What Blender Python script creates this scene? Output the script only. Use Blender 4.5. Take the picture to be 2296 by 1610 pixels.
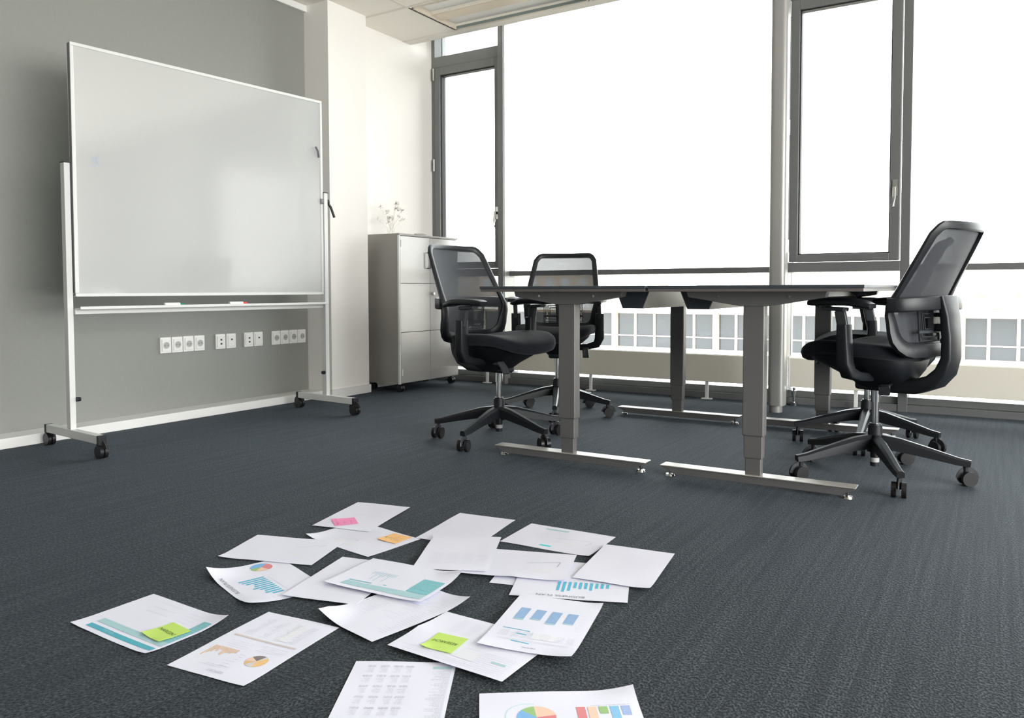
import bpy, bmesh, math, random
from mathutils import Vector, Matrix
from math import sin, cos, pi, radians as RAD, sqrt, atan2
random.seed(7)
SC = bpy.context.scene
COL = SC.collection
for o in list(bpy.data.objects): bpy.data.objects.remove(o)

# ------------------------------------------------------------ camera
F_PX, CX, CY, IW, IH = 1763.2, 1148.0, 721.5, 2296.0, 1610.0
P_, R_, YW = .0414246, -.0025506, .55635
fw = Vector((-sin(YW)*cos(P_), cos(YW)*cos(P_), -sin(P_)))
rt0 = Vector((cos(YW), sin(YW), 0)); up0 = rt0.cross(fw)
rt = rt0*cos(R_)+up0*sin(R_); up = up0*cos(R_)-rt0*sin(R_)
cam = bpy.data.cameras.new('camera'); co = bpy.data.objects.new('camera', cam); COL.objects.link(co)
m = Matrix((rt, up, -fw)).transposed().to_4x4(); m.translation = Vector((0, 0, .776)); co.matrix_world = m
cam.sensor_width = 36; cam.sensor_fit = 'HORIZONTAL'; cam.lens = F_PX/IW*36
cam.shift_y = -(IH/2-CY)/IW; cam.clip_start = .05; cam.clip_end = 800
SC.camera = co
# ------------------------------------------------------------ world / light / exposure
W = bpy.data.worlds.new('hazy_sky'); SC.world = W; W.use_nodes = True
nt = W.node_tree; bg = nt.nodes['Background']
tc = nt.nodes.new('ShaderNodeTexCoord'); sp = nt.nodes.new('ShaderNodeSeparateXYZ')
rp = nt.nodes.new('ShaderNodeValToRGB')
nt.links.new(tc.outputs['Generated'], sp.inputs[0]); nt.links.new(sp.outputs[2], rp.inputs[0]); nt.links.new(rp.outputs[0], bg.inputs[0])
rp.color_ramp.elements[0].position = 0; rp.color_ramp.elements[0].color = (1.0, .985, .955, 1)
rp.color_ramp.elements[1].position = .6; rp.color_ramp.elements[1].color = (.93, .96, 1.0, 1)
bg.inputs[1].default_value = 5.0
XR_ = 4.6
def area(name, loc, sx, sy, rot, power, color, portal=False):
    l = bpy.data.lights.new(name, 'AREA'); l.shape = 'RECTANGLE'; l.size = sx; l.size_y = sy; l.energy = power; l.color = color
    o = bpy.data.objects.new(name, l); COL.objects.link(o); o.location = loc; o.rotation_euler = rot
    if portal: l.cycles.is_portal = True
    return o
area('window_portal', (-1.2, 5.72, 1.55), 6.1, 3.1, (RAD(-90), 0, 0), 1, (1, 1, 1), True)
area('added_opening_portal', (XR_+.25, .8, 1.58), 2.9, 6.2, (0, RAD(90), 0), 1, (1, 1, 1), True)  # portal over the openings added in the unseen side wall
vs = SC.view_settings; vs.view_transform = 'Standard'; vs.look = 'None'; vs.exposure = 1.5; vs.gamma = 1; vs.use_curve_mapping = False
SC.cycles.max_bounces = 10; SC.cycles.diffuse_bounces = 6; SC.cycles.transparent_max_bounces = 24; SC.cycles.glossy_bounces = 4
SC.cycles.use_denoising = True; SC.cycles.sample_clamp_indirect = 8; SC.cycles.caustics_reflective = False

# ------------------------------------------------------------ materials
MATS = {}
def mat(name, col, rough=.5, metal=0., spec=.5, sheen=0, coat=0, alpha=None):
    if name in MATS: return MATS[name]
    m = bpy.data.materials.new(name); m.use_nodes = True; b = m.node_tree.nodes['Principled BSDF']
    b.inputs['Base Color'].default_value = (*col, 1); b.inputs['Roughness'].default_value = rough
    b.inputs['Metallic'].default_value = metal; b.inputs['Specular IOR Level'].default_value = spec
    if sheen: b.inputs['Sheen Weight'].default_value = sheen; b.inputs['Sheen Roughness'].default_value = .5
    if coat: b.inputs['Coat Weight'].default_value = coat; b.inputs['Coat Roughness'].default_value = .2
    MATS[name] = m
    return m
def nodes(m): return m.node_tree.nodes, m.node_tree.links, m.node_tree.nodes['Principled BSDF']
def noise_bump(m, scale=200, strength=.2, dist=.001, colvar=0, vec=None):
    n, l, b = nodes(m)
    t = n.new('ShaderNodeTexCoord'); x = n.new('ShaderNodeTexNoise'); x.inputs['Scale'].default_value = scale; x.inputs['Detail'].default_value = 3
    mp = n.new('ShaderNodeMapping'); l.new(t.outputs['Object'], mp.inputs[0]); l.new(mp.outputs[0], x.inputs['Vector'])
    if vec: mp.inputs['Scale'].default_value = vec
    bp = n.new('ShaderNodeBump'); bp.inputs['Strength'].default_value = strength; bp.inputs['Distance'].default_value = dist
    l.new(x.outputs[0], bp.inputs['Height']); l.new(bp.outputs[0], b.inputs['Normal'])
    if colvar:
        c = b.inputs['Base Color'].default_value[:3]
        r = n.new('ShaderNodeValToRGB'); r.color_ramp.elements[0].position = .3; r.color_ramp.elements[1].position = .7
        r.color_ramp.elements[0].color = (*[k*(1-colvar) for k in c], 1); r.color_ramp.elements[1].color = (*[min(1, k*(1+colvar)) for k in c], 1)
        l.new(x.outputs[0], r.inputs[0]); l.new(r.outputs[0], b.inputs['Base Color'])
    return m
M_wall = noise_bump(mat('grey_wall_paint', (.27, .277, .26), .42, spec=.4), 60, .05, .001, .02)
M_white = noise_bump(mat('white_wall_paint', (.87, .855, .82), .7, spec=.3), 80, .05, .001)
M_trim = mat('white_trim', (.82, .82, .80), .35)
M_ceil = noise_bump(mat('ceiling_tile', (.92, .88, .81), .9, spec=.2), 300, .15, .001, .02)
M_grid = mat('ceiling_grid', (.74, .70, .62), .6)
M_frame = noise_bump(mat('window_frame_grey', (.17, .175, .175), .38, metal=.25), 250, .04, .0005)
M_framel = noise_bump(mat('window_post_light', (.40, .40, .38), .35, metal=.3), 250, .04, .0005)
M_handle = mat('brushed_handle', (.62, .62, .60), .3, metal=.9)
M_gasket = mat('black_gasket', (.02, .02, .022), .6)
M_rad = noise_bump(mat('radiator_enamel', (.74, .71, .62), .4), 90, .03, .0005)
M_black = noise_bump(mat('black_plastic', (.011, .013, .016), .42, spec=.4), 600, .12, .0003)
M_blackg = mat('dark_hood_plastic', (.05, .055, .06), .25)
M_tyre = mat('caster_wheel', (.012, .012, .014), .4)
M_chrome = mat('chrome', (.62, .62, .60), .14, metal=1)
M_fabric = noise_bump(mat('seat_fabric', (.011, .013, .019), .9, spec=.2, sheen=.12), 900, .5, .0008, .3)
M_alu = noise_bump(mat('desk_frame_grey', (.165, .162, .158), .36, metal=.3), 300, .05, .0005)
M_tray = noise_bump(mat('tray_metal', (.46, .44, .40), .33, metal=.3), 300, .04, .0005)
M_top = noise_bump(mat('dark_laminate', (.045, .055, .065), .45), 80, .05, .0005, .1)
M_edge = mat('desk_edge', (.12, .11, .105), .5)
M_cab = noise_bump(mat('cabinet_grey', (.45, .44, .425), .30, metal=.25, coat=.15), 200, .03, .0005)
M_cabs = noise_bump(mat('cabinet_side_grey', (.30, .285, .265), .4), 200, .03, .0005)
M_cabe = mat('cabinet_lit_edge_hinge', (.75, .75, .74), .3)
M_board = mat('whiteboard_enamel', (.55, .565, .56), .2, spec=.8, coat=1)
_b = M_board.node_tree.nodes['Principled BSDF']; _b.inputs['Coat Roughness'].default_value = .10; _b.inputs['Coat IOR'].default_value = 2.3
M_balu = mat('whiteboard_frame_white', (.72, .73, .72), .32)
M_bgrey = mat('whiteboard_back_grey', (.2, .2, .21), .5)
M_sock = mat('socket_white', (.82, .82, .80), .3)
M_sockd = mat('socket_recess', (.40, .41, .40), .4)
M_port = mat('socket_port_black', (.02, .02, .02), .5)
M_paper = noise_bump(mat('white_paper', (.76, .77, .87), .85, spec=.2), 25, .06, .002)
M_red = mat('marker_red', (.6, .05, .04), .4); M_green = mat('marker_green', (.02, .2, .12), .4)
M_marker = mat('marker_white', (.8, .8, .8), .4)
M_build = noise_bump(mat('cream_render', (.44, .37, .295), .9), .6, .1, .02, .05)
M_bwin = mat('far_window_glass', (.03, .034, .038), .2)
M_hazy = mat('hazy_window', (.42, .44, .46), .5)
M_bfr = mat('far_window_frame', (.38, .345, .30), .6)
M_roof = noise_bump(mat('pale_roof', (.66, .64, .6), .9), .3, .1, .02, .06)
M_ground = noise_bump(mat('pale_yard', (.68, .64, .56), .95), .2, .1, .02, .1)
M_leafo = mat('distant_green', (.26, .28, .22), .9)
M_flower = mat('flare_paled_blossom', (.90, .86, .83), .8); M_stem = mat('flare_paled_stem', (.78, .75, .68), .7)  # blossom and stem colours bleached to mimic flare
M_pot = mat('white_ceramic', (.82, .8, .77), .25)

def glass_mat():
    m = bpy.data.materials.new('window_glass'); m.use_nodes = True; n = m.node_tree.nodes; l = m.node_tree.links; n.clear()
    out = n.new('ShaderNodeOutputMaterial'); mx = n.new('ShaderNodeMixShader'); tr = n.new('ShaderNodeBsdfTransparent'); gl = n.new('ShaderNodeBsdfGlossy')
    fr = n.new('ShaderNodeFresnel'); fr.inputs[0].default_value = 1.5; gl.inputs['Roughness'].default_value = .02
    tr.inputs[0].default_value = (.80, .82, .82, 1)
    l.new(fr.outputs[0], mx.inputs[0]); l.new(tr.outputs[0], mx.inputs[1]); l.new(gl.outputs[0], mx.inputs[2]); l.new(mx.outputs[0], out.inputs[0]); return m
M_glass = glass_mat()
def mesh_mat():
    m = bpy.data.materials.new('chair_mesh_fabric'); m.use_nodes = True; n, l, b = nodes(m)
    b.inputs['Base Color'].default_value = (.022, .026, .033, 1); b.inputs['Roughness'].default_value = .75; b.inputs['Sheen Weight'].default_value = .2
    t = n.new('ShaderNodeTexCoord'); w1 = n.new('ShaderNodeTexNoise'); w1.inputs['Scale'].default_value = 160; l.new(t.outputs['Object'], w1.inputs['Vector'])
    lw = n.new('ShaderNodeLayerWeight'); lw.inputs[0].default_value = .5
    m1 = n.new('ShaderNodeMath'); m1.operation = 'SUBTRACT'; m1.inputs[0].default_value = 1; l.new(lw.outputs['Facing'], m1.inputs[1])
    m2 = n.new('ShaderNodeMath'); m2.operation = 'POWER'; m2.inputs[1].default_value = 3.2; l.new(m1.outputs[0], m2.inputs[0])
    mr = n.new('ShaderNodeMapRange'); mr.inputs[3].default_value = .08; mr.inputs[4].default_value = .12; l.new(w1.outputs[0], mr.inputs[0])
    m3 = n.new('ShaderNodeMath'); m3.operation = 'MULTIPLY'; l.new(m2.outputs[0], m3.inputs[0]); l.new(mr.outputs[0], m3.inputs[1]); mr = m3
    tr = n.new('ShaderNodeBsdfTransparent'); mx = n.new('ShaderNodeMixShader'); out = n['Material Output']
    l.new(mr.outputs[0], mx.inputs[0]); l.new(b.outputs[0], mx.inputs[1]); l.new(tr.outputs[0], mx.inputs[2]); l.new(mx.outputs[0], out.inputs[0]); return m
M_mesh = mesh_mat()
def carpet():
    m = mat('carpet_ribbed', (.05, .06, .07), .85, spec=.2, sheen=.13); n, l, b = nodes(m)
    b.inputs['Sheen Tint'].default_value = (.50, .64, .80, 1); b.inputs['Sheen Roughness'].default_value = .45
    t = n.new('ShaderNodeTexCoord')
    def mapped(s):
        mp = n.new('ShaderNodeMapping'); mp.inputs['Scale'].default_value = s; l.new(t.outputs['Object'], mp.inputs[0]); return mp
    a = n.new('ShaderNodeTexNoise'); a.inputs['Scale'].default_value = 1; a.inputs['Detail'].default_value = 4; l.new(mapped((230, 130, 1)).outputs[0], a.inputs['Vector'])
    c = n.new('ShaderNodeTexNoise'); c.inputs['Scale'].default_value = 1; c.inputs['Detail'].default_value = 2; l.new(mapped((70, 1.5, 1)).outputs[0], c.inputs['Vector'])
    d = n.new('ShaderNodeTexNoise'); d.inputs['Scale'].default_value = .8; d.inputs['Detail'].default_value = 2; l.new(t.outputs['Object'], d.inputs['Vector'])
    r1 = n.new('ShaderNodeValToRGB'); e = r1.color_ramp.elements; e[0].position = .44; e[0].color = (.003, .004, .004, 1); e[1].position = .63; e[1].color = (.052, .058, .060, 1)
    l.new(a.outputs[0], r1.inputs[0])
    r2 = n.new('ShaderNodeValToRGB'); e = r2.color_ramp.elements; e[0].position = .38; e[0].color = (.62, .62, .62, 1); e[1].position = .62; e[1].color = (1.25, 1.25, 1.25, 1)
    l.new(c.outputs[0], r2.inputs[0])
    mx = n.new('ShaderNodeMix'); mx.data_type = 'RGBA'; mx.blend_type = 'MULTIPLY'; mx.inputs[0].default_value = 1
    l.new(r1.outputs[0], mx.inputs[6]); l.new(r2.outputs[0], mx.inputs[7]); l.new(mx.outputs[2], b.inputs['Base Color'])
    ad = n.new('ShaderNodeMath'); ad.operation = 'MULTIPLY_ADD'; ad.inputs[1].default_value = .6; l.new(c.outputs[0], ad.inputs[0]); l.new(a.outputs[0], ad.inputs[2])
    bp = n.new('ShaderNodeBump'); bp.inputs['Strength'].default_value = .9; bp.inputs['Distance'].default_value = .004
    l.new(ad.outputs[0], bp.inputs['Height']); l.new(bp.outputs[0], b.inputs['Normal'])
    return m
M_carpet = carpet()
INK = {}
def ink(name, col):
    if name not in INK: INK[name] = mat('ink_'+name, col, .8, spec=.2)
    return INK[name]

# ------------------------------------------------------------ mesh helpers
class MB:
    def __init__(s): s.v = []; s.f = []
    def add(s, vs, fs):
        k = len(s.v); s.v += [tuple(v) for v in vs]; s.f += [tuple(i+k for i in f) for f in fs]; return s
    def box(s, x0, x1, y0, y1, z0, z1, M=None):
        vs = [Vector((x, y, z)) for z in (z0, z1) for x, y in ((x0, y0), (x1, y0), (x1, y1), (x0, y1))]
        if M is not None: vs = [M @ v for v in vs]
        return s.add(vs, [(3, 2, 1, 0), (4, 5, 6, 7), (0, 1, 5, 4), (1, 2, 6, 5), (2, 3, 7, 6), (3, 0, 4, 7)])
    def loft(s, rings, cap=True, close=True):
        k = len(rings[0]); vs = [p for r in rings for p in r]; fs = []
        for i in range(len(rings)-1):
            for j in range(k if close else k-1):
                a = i*k+j; b = i*k+(j+1) % k; fs.append((a, b, b+k, a+k))
        if cap: fs.append(tuple(reversed(range(k)))); fs.append(tuple((len(rings)-1)*k+j for j in range(k)))
        return s.add(vs, fs)
    def cyl(s, p0, p1, r0, r1=None, n=16):
        r1 = r0 if r1 is None else r1; p0 = Vector(p0); p1 = Vector(p1); d = (p1-p0).normalized()
        a = d.orthogonal().normalized(); b = d.cross(a)
        return s.loft([[p+(a*cos(2*pi*i/n)+b*sin(2*pi*i/n))*r for i in range(n)] for p, r in ((p0, r0), (p1, r1))])
    def sweep(s, path, sec, upv=(0, 0, 1), scales=None, closed=False, cap=True):
        P = [Vector(p) for p in path]; U = Vector(upv); rings = []
        N = len(P)
        for i, p in enumerate(P):
            if closed: d = P[(i+1) % N]-P[i-1]
            else: d = P[min(i+1, N-1)]-P[max(i-1, 0)]
            d.normalize(); sd = d.cross(U)
            if sd.length < 1e-4: sd = Vector((0, 1, 0))
            sd.normalize(); u = sd.cross(d); k = scales[i] if scales else (1, 1)
            if not isinstance(k, (tuple, list)): k = (k, k)
            rings.append([p+sd*a*k[0]+u*b*k[1] for a, b in sec])
        if closed: rings.append(rings[0]); cap = False
        return s.loft(rings, cap)
    def build(s, name, m, parent=None, smooth=False, bevel=0, seg=2, angle=35):
        me = bpy.data.meshes.new(name); me.from_pydata(s.v, [], s.f)
        bm = bmesh.new(); bm.from_mesh(me)
        if smooth or bevel: bmesh.ops.remove_doubles(bm, verts=bm.verts, dist=1e-6)
        bmesh.ops.recalc_face_normals(bm, faces=bm.faces); bm.to_mesh(me); bm.free()
        me.materials.append(m)
        if smooth or bevel:
            for p in me.polygons: p.use_smooth = True
            me.set_sharp_from_angle(angle=RAD(angle))
        o = bpy.data.objects.new(name, me); COL.objects.link(o)
        if parent: o.parent = parent
        if bevel:
            b = o.modifiers.new('bevel', 'BEVEL'); b.width = bevel; b.segments = seg; b.limit_method = 'ANGLE'; b.angle_limit = RAD(40); b.harden_normals = True
        return o
def rrect(a, b, r, n=4):
    pts = []
    for sx, sy, st in ((1, 1, 0), (-1, 1, 90), (-1, -1, 180), (1, -1, 270)):
        for i in range(n+1):
            t = RAD(st+90*i/n); pts.append((sx*(a-r)+r*cos(t), sy*(b-r)+r*sin(t)))
    return pts
def circ(r, n=12): return [(r*cos(2*pi*i/n), r*sin(2*pi*i/n)) for i in range(n)]
def empty(name, loc=(0, 0, 0), rz=0):
    o = bpy.data.objects.new(name, None); COL.objects.link(o); o.location = loc; o.rotation_euler = (0, 0, rz); o.empty_display_size = .1; return o
def tag(o, label, cat, group=None, kind=None):
    o['label'] = label; o['category'] = cat
    if group: o['group'] = group
    if kind: o['kind'] = kind
    return o
def struct(o, label=None):
    o['kind'] = 'structure'
    if label: o['label'] = label
    return o
def B(name, m, box, parent=None, bevel=0): return MB().box(*box).build(name, m, parent, bevel=bevel)
def copy_tree(o, parent=None):
    c = o.copy(); COL.objects.link(c); c.parent = parent
    for ch in list(o.children):
        if ch is not c: copy_tree(ch, c)
    return c

# ------------------------------------------------------------ room shell
XL, XR, YB, YG, ZC = -4.28, 4.6, -3.3, 5.55, 2.80
struct(MB().box(XL-.1, XR+.1, YB-.1, 5.66, -.12, 0).build('floor', M_carpet), 'dark blue-grey ribbed office carpet')
wl = struct(MB().box(XL-.15, XL, YB, 4.3, 0, 3.1).build('wall_left', M_wall), 'grey-green painted side wall behind the whiteboard')
MB().box(XL-.06, -4.045, 4.07, 4.46, 0, 3.1).build('pillar', M_white, wl, bevel=.003)['label'] = 'white wall pillar jutting out beside the cabinet'
MB().box(XL-.15, -4.2, 4.45, 5.66, 0, 3.1).build('wall_recess', M_white, wl)['label'] = 'white wall stretch behind the cabinet'
wr = struct(MB().box(XR, XR+.12, YB, 5.66, 0, .12).box(XR, XR+.12, YB, 5.66, 3.04, 3.15).box(XR, XR+.12, YB, YB+1.0, .12, 3.04).box(XR, XR+.12, 3.9, 5.66, .12, 3.04).build('wall_right_added', M_white), 'unseen side wall outside the frame, with openings added to brighten the room')  # invented side openings let in extra light for the interior
for yy in (-2.3, -.75, .8, 2.35, 3.87): MB().box(XR-.05, XR+.1, yy-.03, yy+.03, .12, 3.04).build('mullion', M_frame, wr)  # posts between the added side openings
struct(MB().box(XL-.15, XR+.15, YB-.15, YB, 0, 3.1).build('wall_back', mat('dark_back_wall', (.10, .10, .10), .7)))
bl = struct(MB().box(XL, -4.122, YB, 4.07, 0, .052).build('baseboard_left', M_trim, bevel=.003), 'white plinth running along the grey wall')
b2 = MB(); b2.box(-4.045, -4.03, 4.055, 4.465, 0, .062); b2.box(-4.12, -4.03, 4.055, 4.07, 0, .062); b2.box(-4.2, -4.188, 4.45, 5.5, 0, .062)
b2.build('pillar_skirting', M_trim, bl, bevel=.002)
struct(MB().box(XL, XL+.03, YB, 4.07, 2.755, 2.80).build('trim_1', M_trim, bevel=.002), 'pale trim where the grey wall meets the ceiling')
# ceiling
ce = struct(MB().box(XL-.1, XR+.1, YB, 5.09, 2.83, 3.1).build('ceiling', M_white), 'cream tiled office ceiling')
struct(MB().box(XL-.1, XR+.1, 5.09, 5.7, 3.04, 3.12).build('trim_2', M_white), 'blind pocket above the windows')
B('ceiling_border', M_ceil, (XL, XR, 5.083, 5.17, 2.80, 3.03), ce)
gx = [-4.27+.6*i for i in range(15)]; gy = [5.08-.6*i for i in range(15)]
tile = MB().box(-.294, .294, -.294, .294, 0, .015)
tb = tile.build('ceiling_tile', M_ceil, ce, bevel=.003, seg=1)
first = True
for i in range(14):
    for j in range(14):
        if j == 0 and i in (1, 2): continue
        cx, cy = gx[i]+.3, gy[j]-.3
        if first: t = tb; first = False
        else: t = bpy.data.objects.new('ceiling_tile', tb.data); COL.objects.link(t); t.parent = ce
        t.location = (cx, cy, 2.803)
g = MB()
for x in gx: g.box(x-.012, x+.012, gy[-1], gy[1] if abs(x+3.07) < .01 else gy[0], 2.801, 2.812)
for y in gy: g.box(gx[0], gx[-1], y-.012, y+.012, 2.8005, 2.8125)
g.build('ceiling_grid', M_grid, ce)
# recessed luminaire in the ceiling
lf = empty('ceiling_light', (-3.07, 4.78, 2.80)); tag(lf, 'recessed unlit rectangular ceiling light with two curved reflector strips above the windows', 'ceiling light')
h = MB(); X, Y = .575, .275
h.box(-X, X, -Y, -Y+.012, -.004, .1); h.box(-X, X, Y-.012, Y, -.004, .1); h.box(-X, -X+.012, -Y, Y, -.004, .1); h.box(X-.012, X, -Y, Y, -.004, .1)
h.build('housing', mat('lamp_rim_cream', (.66, .60, .50), .5), lf)
for sgn in (-1, 1):
    rings = []
    for x in (-X+.012, X-.012):
        rings.append([(x, sgn*(.06+.2*k/8), .085-.075*abs(2*k/8-1)**2) for k in range(9)]+[(x, sgn*(.06+.2*k/8), .093-.075*abs(2*k/8-1)**2) for k in range(8, -1, -1)])
    MB().loft(rings).build('reflector', mat('lamp_reflector', (.92, .88, .78), .6), lf, smooth=True)
MB().box(-X+.012, X-.012, -.062, .062, .004, .012).build('centre_panel', mat('lamp_centre', (.72, .63, .50), .5), lf, bevel=.002)
MB().box(-X, X, .255, .262, -.002, .03).build('edge_slot', mat('lamp_slot_teal', (.22, .26, .25), .4), lf)
# filler ring of the two tiles around the lamp
g = MB(); x0, x1, y0, y1 = gx[1], gx[3], gy[1], gy[0]
g.box(x0, -3.07-X, y0, y1, 2.801, 2.815); g.box(-3.07+X, x1, y0, y1, 2.801, 2.815); g.box(-3.07-X, -3.07+X, y0, 4.78-Y, 2.801, 2.815); g.box(-3.07-X, -3.07+X, 4.78+Y, y1, 2.801, 2.815)
g.build('lamp_surround', M_ceil, ce)

# ------------------------------------------------------------ window wall
YI, ZT = 5.45, 3.05
def pane(name, x0, x1, z0, z1, par): return MB().box(x0, x1, YG, YG+.012, z0, z1).build(name, M_glass, par)
def win(n, label):
    e = empty('window_%d' % n, (0, 0, 0)); struct(e, label); return e
w1 = win(1, 'narrow window light in the corner by the cabinet'); w2 = win(2, 'large fixed middle window'); w3 = win(3, 'narrow opening window with grey sash'); w4 = win(4, 'large fixed right window')

def fixed(par, x0, x1):
    pane('upper_glass', x0, x1, .915, ZT, par); pane('lower_glass', x0, x1, .09, .90, par)
    MB().box(x0, x1, YI+.03, YG+.06, .885, .924).build('transom', M_frame, par, bevel=.002)
def opening(par, x0, x1, left_gap):
    # transoms
    MB().box(x0, x1, YI, YG+.06, .885, .948).build('transom', M_frame, par, bevel=.002)
    MB().box(x0, x1, YI, YG+.06, 2.67, 2.76).build('top_transom', M_frame, par, bevel=.002)
    pane('lower_glass', x0, x1, .09, .89, par); pane('top_glass', x0, x1, 2.75, ZT, par)
    s = MB(); t = .055; a0, a1, c0, c1 = x0+.006, x1-.006, .953, 2.665; ys, ye = YI-.012, YI+.06
    for b in ((a0, a0+t, ys, ye, c0, c1), (a1-t, a1, ys, ye, c0, c1), (a0+t, a1-t, ys, ye, c0, c0+.045), (a0+t, a1-t, ys, ye, c1-.065, c1)): s.box(*b)
    sa = s.build('sash', M_frame, par, bevel=.003)
    s = MB(); t2 = .008
    for b in ((a0+t, a0+t+t2, ys+.02, ye, c0+.045, c1-.065), (a1-t-t2, a1-t, ys+.02, ye, c0+.045, c1-.065), (a0+t, a1-t, ys+.02, ye, c0+.045, c0+.053), (a0+t, a1-t, ys+.02, ye, c1-.073, c1-.065)): s.box(*b)
    s.build('gasket', M_gasket, sa)
    MB().box(a0+t, a1-t, YI+.03, YI+.045, c0+.045, c1-.065).build('sash_glass', M_glass, sa)
    hb = MB(); hx = a1-.028; hb.cyl((hx, ys, 1.40), (hx, ys-.045, 1.40), .012); hb.sweep([(hx, ys-.04, 1.40), (hx, ys-.05, 1.34), (hx, ys-.05, 1.28)], rrect(.010, .007, .004))
    hb.box(hx-.014, hx+.014, ys-.008, ys, 1.35, 1.45); hb.build('handle', M_handle, sa, smooth=True)
    for z in (1.0, 1.79, 2.56):
        MB().cyl((a0-.004, ys-.008, z), (a0-.004, ys-.008, z+.10), .008).build('hinge', M_handle, sa, smooth=True)
XS = -4.2
MB().box(XS, XS+.035, YI, YG+.06, 0, ZT).build('side_frame', M_frame, w1, bevel=.002)
opening(w1, XS+.035, -3.485, 0)
MB().box(-3.485, -3.435, 5.39, YG+.07, 0, ZT).build('mullion', M_frame, w1, bevel=.002)
MB().box(-3.4375, -3.4325, 5.41, YG+.05, 0, ZT).build('lit_mullion_side', M_framel, w1)  # paler strip paints in the lit side face of the mullion
fixed(w2, -3.435, -1.30)
MB().box(-1.30, -1.215, YI, YG+.07, 0, ZT).build('mullion', M_frame, w3, bevel=.002)
opening(w3, -1.215, -.54, 0)
MB().box(-.54, -.487, YI, YG+.07, 0, ZT).build('mullion', M_frame, w3, bevel=.002)
fixed(w4, -.487, 1.70)
struct(MB().box(1.70, XR+.1, YI, YG+.1, 0, 3.12).build('wall_front', mat('dark_front_wall', (.12, .12, .115), .7)), 'solid wall right of the windows, outside the frame')
sill = MB(); sill.box(XS, 1.7, 5.455, YG+.08, 0, .045); sill.box(XS, 1.7, 5.49, YG+.08, .045, .09)
struct(sill.build('trim_3', M_frame, bevel=.003), 'grey metal frame along the foot of the windows')
struct(MB().box(XS, XR, YG, YG+.1, ZT, 3.15).build('trim_4', M_frame))
# slim facade column
c = empty('facade_column', (-1.185, 5.06, 0)); struct(c, 'slim pale grey column in front of the window wall')
MB().loft([[(a, b, z) for a, b in rrect(.049, .055, .03, 6)] for z in (.045, 3.03)]).build('shaft', M_framel, c, smooth=True)
MB().cyl((-.008, 0, 0), (-.008, 0, .05), .040, n=24).build('foot', M_framel, c, smooth=True)
MB().box(.049, .056, .0, .03, .94, 1.0).build('clip', M_trim, c)

# ------------------------------------------------------------ radiators
def radiator(name, x0, x1, label, feet, valve=False):
    e = empty(name, ((x0+x1)/2, 5.40, 0)); tag(e, label, 'radiator', 'low panel radiators along the window wall')
    hx = (x1-x0)/2
    MB().box(-hx, hx, -.028, -.012, .125, .315).build('front_panel', M_rad, e, bevel=.004)
    MB().box(-hx, hx, .012, .028, .125, .315).build('rear_panel', M_rad, e, bevel=.004)
    t = MB(); t.box(-hx, hx, -.012, .012, .312, .318)
    for i in range(int(hx*2/.05)): t.box(-hx+.02+i*.05, -hx+.045+i*.05, -.010, .010, .14, .312)
    t.build('convector_fins', M_rad, e)
    for s in (-1, 1): MB().box(s*hx-.006, s*hx+.006, -.03, .03, .12, .325).build('end_cap', M_trim, e, bevel=.002)
    for fx in feet:
        f = MB(); f.box(fx-.011-e.location.x, fx+.011-e.location.x, -.008, .008, .006, .14); f.box(fx-.036-e.location.x, fx+.036-e.location.x, -.02, .02, 0, .008)
        f.build('foot', M_trim, e, bevel=.002)
    if valve:
        v = MB(); v.cyl((-hx+.03, 0, .02), (-hx+.03, 0, .12), .009); v.cyl((-hx+.03, 0, 0), (-hx+.03, 0, .022), .026); v.cyl((-hx+.03, 0, .07), (-hx+.03, 0, .10), .018)
        v.build('valve', M_chrome, e, smooth=True)
    return e
radiator('radiator', -3.95, -1.33, 'long low cream panel radiator under the large middle window', (-3.60, -2.65, -1.745))
radiator('radiator', -1.185, 1.5, 'long low cream panel radiator behind the right office chairs, with a chrome valve', (-.775, .3, 1.2), True)
# ------------------------------------------------------------ outside
gnd = struct(MB().box(-260, 200, 6.5, 420, -9.2, -9).build('ground', M_ground), 'pale yard far below outside the windows')
struct(MB().box(-30, 20, 5.66, 9.4, -.45, -.25).build('bounce_ledge', mat('bounce_white', (.80, .77, .70), .9)))  # slab whitened and extended to bounce daylight onto the ceiling
bd = empty('office_building', (-9, 33, -9)); tag(bd, 'long low cream office building with a band of grey windows across the yard', 'building')
def bp(name, m, b, par=bd, bevel=0):
    x, y, z = bd.location; return MB().box(b[0]-x, b[1]-x, b[2]-y, b[3]-y, b[4]-z, b[5]-z).build(name, m, par, bevel=bevel)
bp('wall', M_build, (-60, 30, 33.2, 75, -9, -.2))
bp('roof_slab', M_roof, (-61, 31, 32.4, 76, -.2, -.06))
bp('parapet_band', M_build, (-60, 30, 33.0, 33.3, -.30, -.1))
bp('window_ledge', M_bfr, (-60, 30, 32.9, 33.25, -2.02, -1.88))
gls = B('window', M_bwin, (-.40, .40, 0, .05, -1.86, -.31), bd)
gls.location = (0, 0, 0); k = 0
frm = MB(); 
for b in ((-.455, -.40, -.06, .06, -1.88, -.29), (.40, .455, -.06, .06, -1.88, -.29), (-.40, .40, -.06, .06, -.33, -.29), (-.40, .40, -.06, .06, -1.35, -1.30), (-.40, .40, -.06, .06, -1.88, -1.83)): frm.box(*b)
fr0 = frm.build('window_frame', M_bfr, gls)
for i in range(36):
    x = -27.2+i*.91
    if i == 0: g_, f_ = gls, fr0
    else:
        g_ = gls.copy(); COL.objects.link(g_); g_.parent = bd; f_ = fr0.copy(); COL.objects.link(f_); f_.parent = g_
    g_.location = (x+9, 33.12-33, 9)
for x in (-24, -19.5, -15, -10.3, -6, -1.2, 3): bp('facade_pier', M_build, (x-.12, x+.12, 32.95, 33.2, -9, -.2))
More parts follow.
